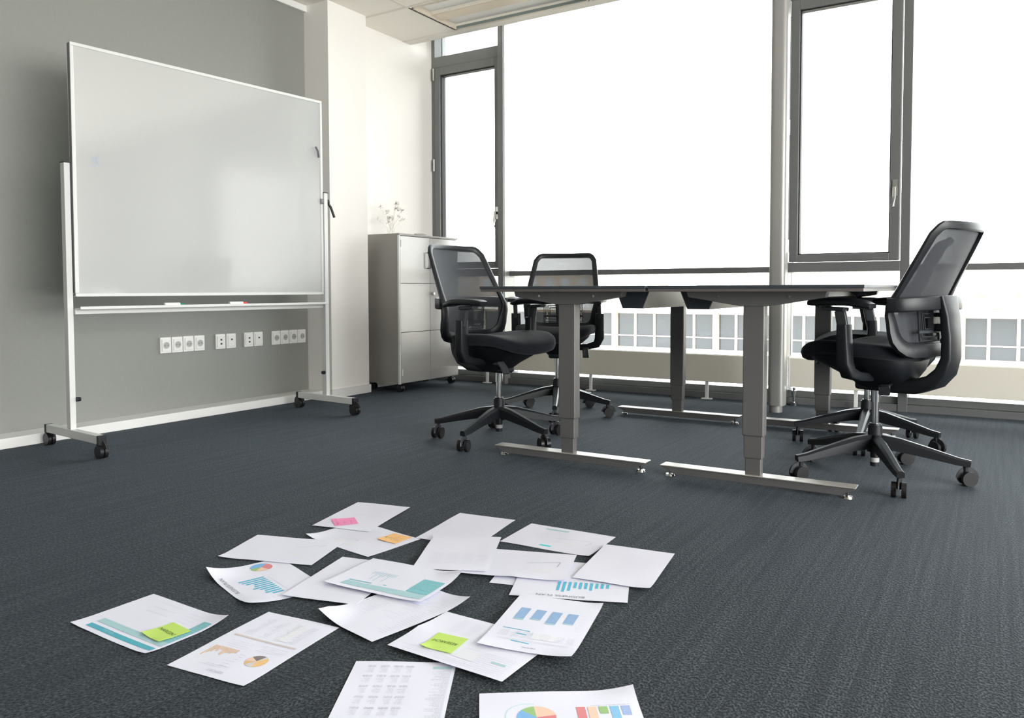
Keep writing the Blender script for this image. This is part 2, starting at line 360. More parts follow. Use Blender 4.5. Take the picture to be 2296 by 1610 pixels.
# rooftop things and skyline
def rooftop(name, x0, x1, y0, y1, z0, z1, label, cat, m=M_build):
    e = MB().box(-(x1-x0)/2, (x1-x0)/2, -(y1-y0)/2, (y1-y0)/2, 0, z1-z0).build(name, m, bevel=.03); e.location = ((x0+x1)/2, (y0+y1)/2, z0)
    return tag(e, label, cat)
rooftop('rooftop_vent', -.6, .1, 35.6, 36.2, -.06, .30, 'small grey vent box on the flat roof behind the right chair', 'vent', mat('vent_grey', (.22, .2, .18), .7))
rooftop('rooftop_vent', -5.4, -4.2, 47, 48, -.06, .5, 'low cream plant box on the flat roof seen just above the desk', 'vent')
ar = MB(); ar.sweep([(2.6*cos(RAD(a)), 0, 2.0*sin(RAD(a))) for a in range(0, 181, 12)], rrect(.8, .16, .05), upv=(0, 1, 0))
ar.box(-2.7, 2.7, -.2, .2, -.3, 0)
o = ar.build('arched_roof', M_build, smooth=True); o.location = (-20.5, 70, -.06); tag(o, 'pale arched roof beyond the flat roof, seen above the desks', 'roof')
for i, (x, y, w, d, hh, lab) in enumerate([(-62, 120, 26, 20, 3.2, 'far pale block left of the arched roof'), (-24, 165, 30, 20, 4.0, 'far pale block right of the arched roof'), (14, 185, 24, 18, 3.6, 'far pale block behind the tall chair back'), (36, 130, 20, 18, 3.6, 'far pale block at the right edge'), (-105, 140, 30, 20, 3.4, 'far pale block seen behind the left chairs')]):
    e = empty('apartment_block', (x, y, -9)); tag(e, lab, 'building', None)
    MB().box(-w/2, w/2, -d/2, d/2, 0, hh+9).build('wall', M_build, e); MB().box(-w/2-.5, w/2+.5, -d/2-.5, d/2+.5, hh+9, hh+9.4).build('roof_slab', M_roof, e)
    wm = None
    for q in range(int(w/3)):
        p_ = MB().box(-.7, .7, -.06, .02, 0, 1.3).build('window', M_hazy, e) if wm is None else wm.copy()
        if wm is None: wm = p_
        else: COL.objects.link(p_); p_.parent = e
        p_.location = (-w/2+1.6+3*q, -d/2, hh+7.0)
for i, (x, y, s) in enumerate([(-14, 90, 1.3), (-2, 95, 1.6), (1.5, 88, 1.2), (4.5, 92, 1.5)]):
    bm = bmesh.new(); bmesh.ops.create_icosphere(bm, subdivisions=3, radius=1)
    for v in bm.verts:
        n_ = 1+.22*sin(v.co.x*7+i)*cos(v.co.y*6)*sin(v.co.z*8+1); v.co = Vector((v.co.x*s*1.4*n_, v.co.y*s*n_, v.co.z*s*.8*n_))
    me = bpy.data.meshes.new('tree_crown'); bm.to_mesh(me); bm.free(); me.materials.append(M_leafo)
    for p in me.polygons: p.use_smooth = True
    e = empty('tree', (x, y, -9)); o = bpy.data.objects.new('crown', me); COL.objects.link(o); o.parent = e; o.location = (0, 0, 9.3)
    MB().cyl((0, 0, 0), (0, 0, 9), .2, .12).build('trunk', M_edge, e)
    tag(e, 'round tree top beyond the far roof, %s' % ['above the left desk', 'left of the tall chair back', 'behind the tall chair back', 'right of the tall chair back'][i], 'tree')
# ------------------------------------------------------------ whiteboard on a rolling stand
Lp, Rp = Vector((-3.78, 2.10, 0)), Vector((-3.65, 3.60, 0))
wb = empty('whiteboard', (Lp+Rp)/2, atan2(Rp.y-Lp.y, Rp.x-Lp.x))
tag(wb, 'large blank mobile whiteboard on a white rolling stand along the grey wall', 'whiteboard')
HWD = (Rp-Lp).length/2
bz0, bz1, bw = .745, 1.955, .752
MB().box(-bw+.012, bw-.012, -.010, .010, bz0+.012, bz1-.012).build('writing_surface', M_board, wb)
f = MB(); t = .016
for b in ((-bw, bw, -.014, .014, bz0, bz0+t), (-bw, bw, -.014, .014, bz1-t, bz1), (-bw, -bw+t, -.014, .014, bz0+t, bz1-t), (bw-t, bw, -.014, .014, bz0+t, bz1-t)): f.box(*b)
fr = f.build('board_frame', M_balu, wb, bevel=.003)
MB().box(-bw-.0015, -bw+.002, -.012, .012, bz0+.005, bz1-.005).build('frame_side_strip', M_bgrey, fr)
for s, ypost in ((-1, 0), (1, 0)):
    x0 = s*(HWD+.018)
    y0 = .024 if s < 0 else .0
    p = MB().box(x0-.014, x0+.014, y0-.02, y0+.02, .095, 1.385).build('post', M_balu, wb, bevel=.003)
    MB().box(x0-.015, x0+.015, y0-.021, y0+.021, 1.383, 1.389).build('post_cap', M_black, p)
    ft = MB().box(x0-.018, x0+.018, -.262, .262, .066, .106).build('foot', M_balu, wb, bevel=.003)
    MB().box(x0-.0185, x0+.0185, -.280, -.262, .064, .106).build('end_cap', M_black, ft)
    MB().box(x0-.0185, x0+.0185, .262, .280, .064, .106).build('end_cap', M_black, ft)
    MB().cyl((x0-s*.014, -.002, .25), (x0-s*.032, -.002, .25), .012, .010).build('knob', M_black, p, smooth=True)
for s in (-1, 1):
    for yy in (-.268, .268):
        cs = MB(); x0 = s*(HWD+.018)
        for q in (-.011, .011): cs.cyl((x0+q-.008, yy, .031), (x0+q+.008, yy, .031), .031, n=20)
        cs.cyl((x0, yy, .03), (x0, yy, .068), .010)
        c_ = cs.build('caster', M_tyre, wb, smooth=True)
        hd = MB(); hd.sweep([(x0, yy+.034*cos(RAD(a)), .031+.034*sin(RAD(a))) for a in range(10, 175, 15)], rrect(.021, .002, .001, 1), upv=(1, 0, 0))
        hd.build('caster_hood', M_blackg, c_, smooth=True)
r = MB(); r.box(-HWD, HWD, -.004, .022, .660, .686); r.box(-HWD, HWD, -.055, -.004, .684, .690); r.box(-HWD, HWD, -.058, -.053, .684, .698)
r.build('marker_tray', M_balu, wb, bevel=.002)
lv = MB(); lv.cyl((HWD, 0, 1.33), (HWD+.05, 0, 1.33), .018); lv.sweep([(HWD+.045, .0, 1.33), (HWD+.065, -.01, 1.30), (HWD+.085, -.02, 1.235)], rrect(.012, .006, .004))
lv.build('tilt_lever', M_black, wb, smooth=True)
hg = MB(); hg.cyl((HWD-.02, 0, 1.33), (HWD, 0, 1.33), .022); hg.build('pivot', M_bgrey, wb, smooth=True)
lt = MB(); lt.sweep([(bw-.052, -.016, 1.665), (bw-.038, -.020, 1.64), (bw-.03, -.018, 1.60)], rrect(.007, .004, .002)); lt.build('board_latch', M_bgrey, wb, smooth=True)
sm = MB()
for q in range(9):
    a = q*2.1; sm.sweep([(-bw+.095+.012*cos(a), -.0105, 1.40+.03*sin(a*1.3)), (-bw+.12+.012*sin(a), -.0105, 1.405+.025*cos(a*.7))], rrect(.0012, .0002, .0001, 1), upv=(0, 1, 0))
sm.build('marker_smudge', mat('faint_blue_ink', (.42, .47, .60), .5), wb)
# markers lying in the tray
def marker(u, col, label):
    e = empty('whiteboard_marker', wb.matrix_basis @ Vector((u, -.030, .7005)), wb.rotation_euler.z); tag(e, label, 'marker', 'markers in the whiteboard tray')
    MB().cyl((-.055, 0, 0), (.03, 0, 0), .0095).build('barrel', M_marker, e, smooth=True)
    MB().cyl((.03, 0, 0), (.058, 0, 0), .0075, .0065).build('cap', col, e, smooth=True)
bpy.context.view_layer.update()
marker(-.263, M_green, 'white marker with dark green cap lying in the whiteboard tray')
marker(.12, M_red, 'white marker with red cap lying in the whiteboard tray')
# ------------------------------------------------------------ wall sockets
def socket(y, kind, label, grp):
    e = empty('wall_socket', (XL, y, .443), RAD(90)); tag(e, label, 'socket', grp)   # local +X = world +Y, local -Y = into room
    MB().box(-.037, .037, -.010, 0, -.048, .048).build('plate', M_sock, e, bevel=.003)
    ins = MB().box(-.028, .028, -.016, -.009, -.036, .036).build('insert', M_sock, e, bevel=.002)
    if kind == 'power':
        r = MB(); r.cyl((0, -.0165, 0), (0, -.0162, 0), .0205, n=24); r.build('socket_well', M_sockd, ins)
        r = MB(); r.sweep([(.0215*cos(2*pi*i/24), -.0165, .0215*sin(2*pi*i/24)) for i in range(24)], circ(.0018, 6), upv=(0, 1, 0), closed=True); r.build('rim', M_sock, ins, smooth=True)
        p = MB()
        for s in (-1, 1): p.cyl((s*.0095, -.0172, 0), (s*.0095, -.0166, 0), .0026, n=10)
        p.build('pin_hole', M_port, ins)
    else:
        n_ = 2 if kind == 'data2' else 1
        for k in range(n_):
            z = (.012 if k == 0 else -.014) if n_ == 2 else .010
            MB().box(-.0065, .0065, -.0172, -.0155, z-.005, z+.005).build('port', M_port, ins)
ps = ['first from left', 'second from left', 'third from left', 'last']
for i in range(4): socket(2.915+.0785*i, 'power', 'white power socket, %s in left row of four' % ps[i], 'power sockets in the left row of four')
socket(3.308, 'data2', 'white data socket with two black ports, first in the left pair', 'data sockets in the two pairs'); socket(3.390, 'data1', 'white data socket with one port, second in the left pair', 'data sockets in the two pairs')
socket(3.532, 'data2', 'white data socket with two black ports, first in the right pair', 'data sockets in the two pairs'); socket(3.612, 'data1', 'white data socket with one port, second in the right pair', 'data sockets in the two pairs')
pr = ['first from left', 'second from left', 'third from left', 'last by the pillar']
for i in range(4): socket(3.765+.0785*i, 'power', 'white power socket, %s in right row of four' % pr[i], 'power sockets in the right row of four')
# ------------------------------------------------------------ cabinet
cb = empty('cabinet', (-4.0, 4.92, 0), 0); tag(cb, 'tall grey two-door office cabinet on black casters beside the white pillar', 'cabinet')
cx0, cx1, cy0, cy1, cz0, cz1 = -.165, .165, -.372, .372, .062, 1.182
k = MB(); k.box(cx0, cx1, cy0, cy0+.018, cz0, cz1); k.box(cx0, cx1, cy1-.018, cy1, cz0, cz1); k.box(cx0, cx1, cy0, cy1, cz0, cz0+.018); k.box(cx0, cx0+.01, cy0, cy1, cz0, cz1)
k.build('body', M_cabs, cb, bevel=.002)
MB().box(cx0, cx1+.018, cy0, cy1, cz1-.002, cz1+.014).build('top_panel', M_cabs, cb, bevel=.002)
MB().box(cx1, cx1+.018, cy0-.001, cy0+.010, cz0, cz1).build('lit_edge_strip', M_cabe, cb, bevel=.001)  # white strip paints in the light along the cabinet's front edge
zs = [cz0+.004, .452, .822, cz1-.004]
for d, (a, b) in enumerate(((cy0+.012, -.0015), (.0015, cy1-.002))):
    dr = None
    for q in range(3):
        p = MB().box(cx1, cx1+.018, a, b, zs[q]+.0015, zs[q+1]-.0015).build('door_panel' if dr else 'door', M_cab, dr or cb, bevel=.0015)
        if dr is None: dr = p
    hy = -.030 if d == 0 else .030
    hb = MB(); hb.sweep([(cx1+.018, hy, .940), (cx1+.05, hy, .940), (cx1+.05, hy, 1.062), (cx1+.018, hy, 1.062)], rrect(.005, .005, .002, 2), upv=(0, 1, 0)); hb.build('handle', mat('dark_handle', (.12, .12, .12), .35, metal=.7), dr, bevel=.001)
    if d == 0:
        for z in (.15, 1.12): MB().box(cx1+.018, cx1+.021, cy0+.02, cy0+.032, z-.025, z+.025).build('hinge', M_cabe, dr)
    if d == 1: kb = MB(); kb.cyl((cx1+.018, .022, .742), (cx1+.034, .022, .742), .011); kb.cyl((cx1+.034, .022, .742), (cx1+.044, .022, .742), .014, .012); kb.build('knob', M_chrome, dr, smooth=True)
for sx in (-1, 1):
    for sy in (-1, 1):
        c_ = MB(); X_, Y_ = .135*sx+.01, sy*.325
        for q in (-.012, .012): c_.cyl((X_-.0, Y_+q-.008, .027), (X_, Y_+q+.008, .027), .027, n=20)
        c_.cyl((X_, Y_, .03), (X_, Y_, .064), .009); c_.build('caster', M_tyre, cb, smooth=True)
# dried flowers on the cabinet, colours paled to imitate window flare
fl = empty('flower_arrangement', (-3.99, 4.66, 1.196)); tag(fl, 'dried flower arrangement with thin stems, coloured pale as if washed out by flare, on the grey cabinet', 'flowers')
MB().box(-.03, .03, -.03, .03, 0, .004).build('base_plate', M_pot, fl, bevel=.002)
st = MB(); fb = MB(); rnd = random.Random(5)
tips = []
for q in range(13):
    a = rnd.uniform(0, 2*pi); rr = rnd.uniform(.01, .105); hh = rnd.uniform(.09, .24)
    tip = (rr*cos(a), rr*sin(a), hh); tips.append(tip)
    st.sweep([(.028*cos(q), .028*sin(q), .003), (tip[0]*.3, tip[1]*.3, hh*.5), tip], circ(.0012, 5))
st.build('stems', M_stem, fl)
for tip in tips:
    for q in range(9):
        a = rnd.uniform(0, 2*pi); e2 = rnd.uniform(-.6, 1.2); r_ = rnd.uniform(.012, .030); c0 = Vector(tip)
        d_ = Vector((cos(a)*cos(e2), sin(a)*cos(e2), sin(e2)))*r_; sd = d_.orthogonal().normalized()*r_*.5
        fb.add([c0, c0+d_*.6+sd, c0+d_*1.3, c0+d_*.6-sd], [(0, 1, 2, 3)])
fo = fb.build('blossoms', M_flower, fl, smooth=True); fo['kind'] = 'stuff'
dd = empty('small_dish', (-3.92, 4.93, 1.196)); tag(dd, 'small pale low dish on top of the grey cabinet', 'dish')
v = MB(); v.loft([[(r_*cos(2*pi*i/24), r_*sin(2*pi*i/24), z) for i in range(24)] for z, r_ in ((0, .030), (.006, .034), (.018, .052), (.020, .050), (.009, .032))]); v.build('bowl', M_pot, dd, smooth=True)

# ------------------------------------------------------------ desks
def build_desk(x, label):
    e = empty('standing_desk', (x, 3.80, 0)); tag(e, label, 'desk', 'height-adjustable desks standing side by side')
    hw, hl = .405, .81
    MB().box(-hw, hw, -hl, hl, .777, .789).build('tabletop', M_top, e, bevel=.0015)
    MB().box(-hw+.003, hw-.003, -hl+.003, hl-.003, .7645, .7775).build('tabletop_underside', M_edge, e, bevel=.001)
    for s in (-1, 1):
        yy = s*.697
        col = MB(); col.box(-.041, .041, -.026, .026, .200, .715)
        lg = col.build('leg_column', M_alu, e, bevel=.005, seg=3)
        lg.location = (0, yy, 0)
        m2 = MB().box(-.036, .036, -.022, .022, .112, .21).build('middle_stage', M_alu, lg, bevel=.004, seg=3)
        m3 = MB().box(-.031, .031, -.018, .018, .03, .12).build('lower_stage', M_alu, lg, bevel=.004, seg=3)
        f = MB(); prof = [(-.374, .044), (.374, .044), (.371, .039), (.33, .020), (.32, .014), (-.32, .014), (-.33, .020), (-.371, .039)]
        f.loft([[(a, yv, b) for a, b in prof] for yv in (-.030, .030)])
        ft = f.build('foot', M_alu, e, bevel=.0015); ft.location = (0, yy, 0)
        tp = MB().box(-.376, .376, -.034, .034, .0435, .0475).build('foot_cover', M_tray, ft, bevel=.0015)
        for q in (-1, 1):
            g_ = MB(); g_.cyl((q*.344, 0, 0), (q*.344, 0, .008), .020, .017, n=20); g_.cyl((q*.344, 0, .006), (q*.344, 0, .03), .007); g_.build('levelling_glide', M_chrome, ft, smooth=True)
        br = MB(); pr_ = [(-.268, .7645), (.268, .7645), (.262, .742), (.055, .708), (-.055, .708), (-.262, .742)]
        br.loft([[(a, yv, b) for a, b in pr_] for yv in (-.032, .022)]); bo = br.build('support_bracket', M_alu, e, bevel=.002); bo.location = (0, yy, 0)
        for q in (-.135, .135):
            MB().cyl((q, -.032, .745), (q, -.0345, .745), .0055).build('bolt', M_chrome, bo, smooth=True)
    for xx in (-.14, .14): MB().box(xx-.015, xx+.015, -.67, .67, .738, .7645).build('long_rail', M_alu, e, bevel=.002)
    return e
d1 = build_desk(-1.630, 'grey height-adjustable desk with dark top, the left one of the two')
d2 = build_desk(-.812, 'grey height-adjustable desk with dark top, right one beside the high chair back')
def tray(e, xa, y0, y1):
    t = MB(); pr_ = [(-.078, .7645), (-.048, .690), (.048, .690), (.078, .7645), (.075, .7645), (.0455, .6925), (-.0455, .6925), (-.075, .7645)]
    t.loft([[(xa+a, yv, b) for a, b in pr_] for yv in (y0, y1)])
    o = t.build('cable_tray', M_tray, e)
    for yv in (y0, y1): MB().loft([[(xa+a, yy, b) for a, b in ((-.0755, .765), (-.046, .6915), (.046, .6915), (.0755, .765))] for yy in (yv-.001, yv+.001)]).build('end_plate', M_top, o)
    return o
tray(d1, .262, -.60, .62); tray(d2, -.262, -.60, .62)
# loose cables under the right desk
cbm = MB(); cbm.sweep([(.12, -.5, .766), (.16, -.53, .73), (.20, -.55, .705), (.225, -.55, .70), (.235, -.55, .715), (.215, -.54, .72), (.205, -.52, .735), (.23, -.48, .766)], circ(.0018, 6))
cbm.build('cable', M_black, d2, smooth=True); cbm = MB(); cbm.sweep([(.30, -.45, .766), (.34, -.5, .742), (.37, -.52, .75), (.36, -.5, .766)], circ(.0022, 6)); cbm.build('cable', M_black, d2, smooth=True)

# ------------------------------------------------------------ office chairs
def bX(z, w):   # back surface: x as a function of height and sideways position
    t = z-.69
    x = -.150-(t*.47 if t > 0 else 0)-(t*t*.9 if t < 0 else 0)+.0
    pass
    return x-.058*(1-min(1, abs(w)/.25)**2)
def hw_(z):     # half width of the back frame
    return .243 if z < .70 else .243-.042*((z-.70)/.31)
def make_chair(base_deg, heading_deg, lift, lever):
    H = lift
    e = empty('office_chair', (0, 0, 0), 0)
    A0 = RAD(base_deg)
    hub = MB(); hub.cyl((0, 0, .105), (0, 0, .215), .031, .027, 24); hub.cyl((0, 0, .215), (0, 0, .222), .024, .022, 24)
    hb = hub.build('base_hub', M_black, e, smooth=True)
    lo = MB(); lo.cyl((0, 0, .045), (0, 0, .115), .017, n=20); lw = lo.build('column_tip', M_black, hb, smooth=True)
    MB().cyl((0, 0, .062), (0, 0, .080), .0178, n=20).build('column_label', mat('grey_label', (.5, .5, .5), .4), hb, smooth=True)
    R = .325
    for i in range(5):
        a = A0+i*2*pi/5; d = Vector((cos(a), sin(a), 0))
        path = [d*.015+Vector((0, 0, .150)), d*.09+Vector((0, 0, .142)), d*.20+Vector((0, 0, .118)), d*.30+Vector((0, 0, .094)), d*(R+.018)+Vector((0, 0, .088))]
        sc = [(1.15, 1.35), (1.05, 1.25), (.85, .95), (.72, .70), (.66, .60)]
        MB().sweep(path, [(-.022, -.022), (.022, -.022), (.020, .010), (.010, .020), (-.010, .020), (-.020, .010)], scales=sc).build('base_arm', M_black, e, smooth=True, angle=25)
        ca = a+RAD([25, -50, 80, 10, -20][i]); t = Vector((cos(ca), sin(ca), 0)); nrm = Vector((-sin(ca), cos(ca), 0))
        c0 = d*R+t*.008; cs = MB()
        for q in (-.0175, .0175): cs.cyl(c0+nrm*(q-.008)+Vector((0, 0, .029)), c0+nrm*(q+.008)+Vector((0, 0, .029)), .029, n=20)
        cs.cyl(d*R+Vector((0, 0, .03)), d*R+Vector((0, 0, .088)), .009)
        c_ = cs.build('caster', M_tyre, e, smooth=True)
        hd = MB(); hd.sweep([c0+t*(.0315*cos(RAD(g)))+Vector((0, 0, .029+.0315*sin(RAD(g)))) for g in range(0, 181, 15)], rrect(.013, .0022, .001, 1), upv=tuple(nrm))
        hd.build('caster_hood', M_blackg, c_, smooth=True)
    seatE = RAD(heading_deg); Mz = Matrix.Rotation(seatE, 4, 'Z')
    def fin(mb, name, m, par=e, **kw):
        mb.v = [tuple(Mz @ Vector(p)+Vector((0, 0, H))) for p in mb.v]; return mb.build(name, m, par, **kw)
    gc = MB(); gc.v = []; gc.cyl((0, 0, .21), (0, 0, .36+H), .014, n=20); gc.cyl((0, 0, .30+H), (0, 0, .37+H), .019, n=20); gc.build('gas_column', M_chrome, e, smooth=True)
    # seat cushion
    def outline(s, dx=0):
        pts = []
        for i in range(40):
            t = 2*pi*i/40; c_, s_ = cos(t), sin(t); n_ = 2/3.2
            x = (abs(c_)**n_)*(1 if c_ > 0 else -1); y = (abs(s_)**n_)*(1 if s_ > 0 else -1)
            ax = .255 if x > 0 else .200
            pts.append((x*ax*s+.01+dx, y*.245*s*(1-.06*(x < 0)*abs(x))))
        return pts
    def ztop(x, y):
        z = .560-.016*(1-min(1, (abs(y)/.22))**2)-.010*max(0, (.05-x))/.25
        if x > .10: z -= .040*((x-.10)/.16)**2
        return z
    s = MB(); rings = []
    for sc_, mode in ((.02, 't'), (.3, 't'), (.55, 't'), (.75, 't'), (.88, 't'), (.95, 't2'), (.99, 't3'), (1.0, 'm'), (.985, 'b'), (.93, 'b2'), (.7, 'b3'), (.02, 'b3')):
        dz = {'t': 0, 't2': -.004, 't3': -.013, 'm': -.028, 'b': -.044, 'b2': -.056, 'b3': -.062}[mode]
        rings.append([(x, y, ztop(x, y)+dz) for x, y in outline(sc_)])
    s.loft(rings); seat = fin(s, 'seat', M_fabric, smooth=True, angle=60)
    p = MB(); p.loft([[(x*kx+ox, y*ky, z+max(0, x)*tz) for x, y in outline(1)] for kx, ky, ox, z, tz in ((.90, .86, 0, .505, -.08), (.86, .80, -.01, .478, -.05), (.74, .62, -.03, .440, 0), (.56, .36, -.045, .400, 0), (.42, .24, -.05, .368, 0), (.30, .18, -.05, .358, 0))])
    fin(p, 'seat_pan', M_black, smooth=True, angle=50)
    mech = MB(); mech.box(-.13, .07, -.045, .045, .350, .43); fin(mech, 'tilt_mechanism', M_black, bevel=.012)
    l = MB()
    sgn = lever
    l.sweep([(.05, sgn*.10, .405), (.13, sgn*.17, .415), (.20, sgn*.20, .418)], rrect(.006, .006, .003, 2)); l.sweep([(.19, sgn*.20, .425), (.215, sgn*.205, .405), (.235, sgn*.21, .375)], rrect(.018, .006, .003, 2))
    fin(l, 'front_lever', M_blackg, smooth=True)
    l = MB(); l.cyl((-.09, -sgn*.05, .385), (-.15, -sgn*.24, .385), .006); l.sweep([(-.14, -sgn*.21, .385), (-.17, -sgn*.27, .382)], rrect(.020, .016, .008, 3)); fin(l, 'tension_knob', M_black, smooth=True)
    l = MB(); l.sweep([(-.16, s_*.15, .49) if False else (-.16+.33*q/8, .10*(1 if sgn > 0 else -1), .478-.012*sin(pi*q/8)) for q in range(9) for s_ in (1,)], rrect(.012, .003, .002, 1)); fin(l, 'slide_rail', M_blackg, smooth=True)
    # back frame (closed loop)
    zb, zt = .515, 1.010
    def loop(inset=0, n=7):
        pts = []; r = .055
        def P(w, z): return (w, z)
        b = hw_(.58)-inset-.012; tW = hw_(zt)-inset; zb_, zt_ = zb+inset, zt-inset
        # bottom edge left->right, up right, top, down left
        for i in range(9): pts.append((-b+.07+(2*b-.14)*i/8, zb_))
        for i in range(1, 5): a = -pi/2+pi/2*i/4; pts.append((b-.07+.07*cos(a), zb_+.07+.07*sin(a)))
        for i in range(1, 12):
            z = zb_+.07+(zt_-.036-zb_-.07)*i/11; pts.append((hw_(z)-inset-(.012 if z < .62 else .012*max(0, 1-(z-.62)/.06)), z))
        for i in range(1, 5): a = pi/2*i/4; pts.append((tW-.036+.036*cos(a), zt_-.036+.036*sin(a)))
        for i in range(1, 8): pts.append((tW-.036-(2*tW-.072)*i/8, zt_))
        m_ = [(-w, z) for w, z in reversed(pts[9:9+4+11+4])]
        return pts+m_[:-0] if False else pts+m_
    lp = loop(.014)
    P3 = [Vector((bX(z, w), w, z)) for w, z in lp]; N = len(P3)
    rings = []
    for i, p0 in enumerate(P3):
        d = (P3[(i+1) % N]-P3[i-1]).normalized(); wv, z = lp[i]
        inn = Vector((0, -wv, .78-z)).normalized(); nb = d.cross(inn).normalized(); inn = nb.cross(d).normalized()
        low = min(1, max(0, (.74-z)/.16)); wid = .0165+.014*low; th = .010+.004*low
        rings.append([p0+inn*a+nb*b for a, b in ((-wid*.9, -th*.6), (-wid*.3, -th), (wid*.7, -th), (wid, -th*.3), (wid, th*.4), (wid*.4, th), (-wid*.5, th), (-wid*.95, th*.5))])
    fm = MB(); fm.loft(rings+[rings[0]], cap=False); fin(fm, 'back_frame', M_black, smooth=True, angle=50)
    # mesh
    g_ = MB(); nz, nw = 22, 12; vs = []
    for i in range(nz+1):
        z = zb+.02+(zt-zb-.034)*i/nz; hwz = hw_(z)-.016
        if z < zb+.08: hwz -= .06*(1-sqrt(max(0, 1-((zb+.08-z)/.08)**2)))+.008
        if z > zt-.05: hwz -= .045*(1-sqrt(max(0, 1-((z-zt+.05)/.05)**2)))
        for j in range(nw+1):
            w = -hwz+2*hwz*j/nw; vs.append((bX(z, w)+.004, w, z))
    fs = [(i*(nw+1)+j, i*(nw+1)+j+1, (i+1)*(nw+1)+j+1, (i+1)*(nw+1)+j) for i in range(nz) for j in range(nw)]
    g_.add(vs, fs); fin(g_, 'mesh_back', M_mesh, smooth=True, angle=60)
    # lumbar support: nested rectangular ribs behind the mesh
    lb = MB()
    for side in (-1, 1):
        for q in range(4):
            a, b = .030+.016*q, .022+.0145*q; c_w, c_z = side*.062, .632
            if side*1 and q == 3: pass
            pts = [(c_w+u, c_z+v) for u, v in ((-a*.8, -b), (a*.8, -b), (a*.8, b), (-a*.8, b))]
            lb.sweep([(bX(z, w)-.022, w, z) for w, z in pts], rrect(.0032, .004, .002, 1), upv=(1, 0, 0), closed=True)
    lb.sweep([(bX(.60, w)-.026, w, .60) for w in (-.13, -.06, 0, .06, .13)], rrect(.004, .006, .002, 1), upv=(0, 0, 1))
    lb.box(-.242, -.222, -.045, .045, .585, .690)
    fin(lb, 'lumbar_support', M_blackg, smooth=True, angle=40)
    # yoke and spine
    yk = MB(); path = []
    for i in range(17):
        t = -1+2*i/16; w = .252*sin(t*pi/2)
        path.append((bX(.715, .25)-.005-.105*(max(0, cos(t*pi/2))**.75), w, .712-.010*abs(t)))
    yk.sweep(path, rrect(.007, .027, .006, 2)); fin(yk, 'yoke', M_black, smooth=True, angle=50)
    sp_ = MB(); path = [(-.272, 0, .735), (-.284, 0, .66), (-.290, 0, .58), (-.290, 0, .50), (-.272, 0, .445), (-.235, 0, .405), (-.17, 0, .380), (-.08, 0, .375)]
    sp_.sweep(path, rrect(.058, .016, .010, 3), upv=(1, 0, 0), scales=[(1.15, .7), (1, 1), (.92, 1.1), (.92, 1.2), (.95, 1.5), (1, 1.7), (1, 1.8), (.9, 1.6)]); fin(sp_, 'spine', M_black, smooth=True, angle=50)
    cn = MB(); cn.box(-.28, -.235, -.022, .022, .60, .63); cn.box(-.28, -.235, -.016, .016, .655, .672)
    cn.cyl((-.275, -.03, .565), (-.275, .03, .565), .016); fin(cn, 'lumbar_link', M_blackg, bevel=.004)
    # armrests
    for s_ in (-1, 1):
        ar = MB()
        ar.sweep([(-.02, s_*.10, .412), (-.02, s_*.19, .420), (-.015, s_*.244, .436), (-.010, s_*.262, .475), (-.005, s_*.264, .625)], rrect(.030, .014, .008, 3), upv=(0, s_, .2) if False else (1, 0, 0), scales=[(.6, 1.6), (.6, 1.7), (.8, 1.8), (.95, 1.7), (.9, 1.45)])
        ar_o = fin(ar, 'armrest', M_black, smooth=True, angle=50)
        up_ = MB(); up_.sweep([(-.004, s_*.264, .60), (.012, s_*.264, .680)], rrect(.010, .022, .006, 3), upv=(1, 0, 0)); up_.sweep([(-.01, s_*.262, .684), (.08, s_*.260, .688)], rrect(.022, .008, .006, 2))
        fin(up_, 'armrest_slide', M_blackg, ar_o, smooth=True, angle=50)
        pd = MB(); rings = []
        for q in range(11):
            x = -.115+.255*q/10; t = q/10; ww = .043*(1-.35*(abs(2*t-1)**5)); zc = .708+.006*sin(t*pi)-(.010*max(0, (.25-t)/.25)); th = .015*(1-.4*abs(2*t-1)**6)
            rings.append([(x, s_*.260+a, zc+b) for a, b in rrect(ww, th, th*.8, 3)])
        pd.loft(rings); fin(pd, 'armrest_pad', M_black, ar_o, smooth=True, angle=60)
    return e
def chair(x, y, base, head, lift, lever, label):
    e = make_chair(base, head, lift, lever); e.location = (x, y, 0); tag(e, label, 'chair', 'black mesh-back office chairs around the desks'); return e
chair(-2.184, 3.384, 56, -9, .0, -1, 'black mesh office chair on the left, seen from its side in front of the cabinet')
chair(-2.340, 4.295, 8, -71, .0, 1, 'black mesh office chair facing forward behind the left desk, its back above the tabletop')
chair(-.430, 3.520, 4, 160, .010, -1, 'large black office chair at the right, tall reclined mesh back in front of the window')
chair(-.560, 4.258, 56, 190, .0, -1, 'black office chair mostly hidden behind the right-hand chair')
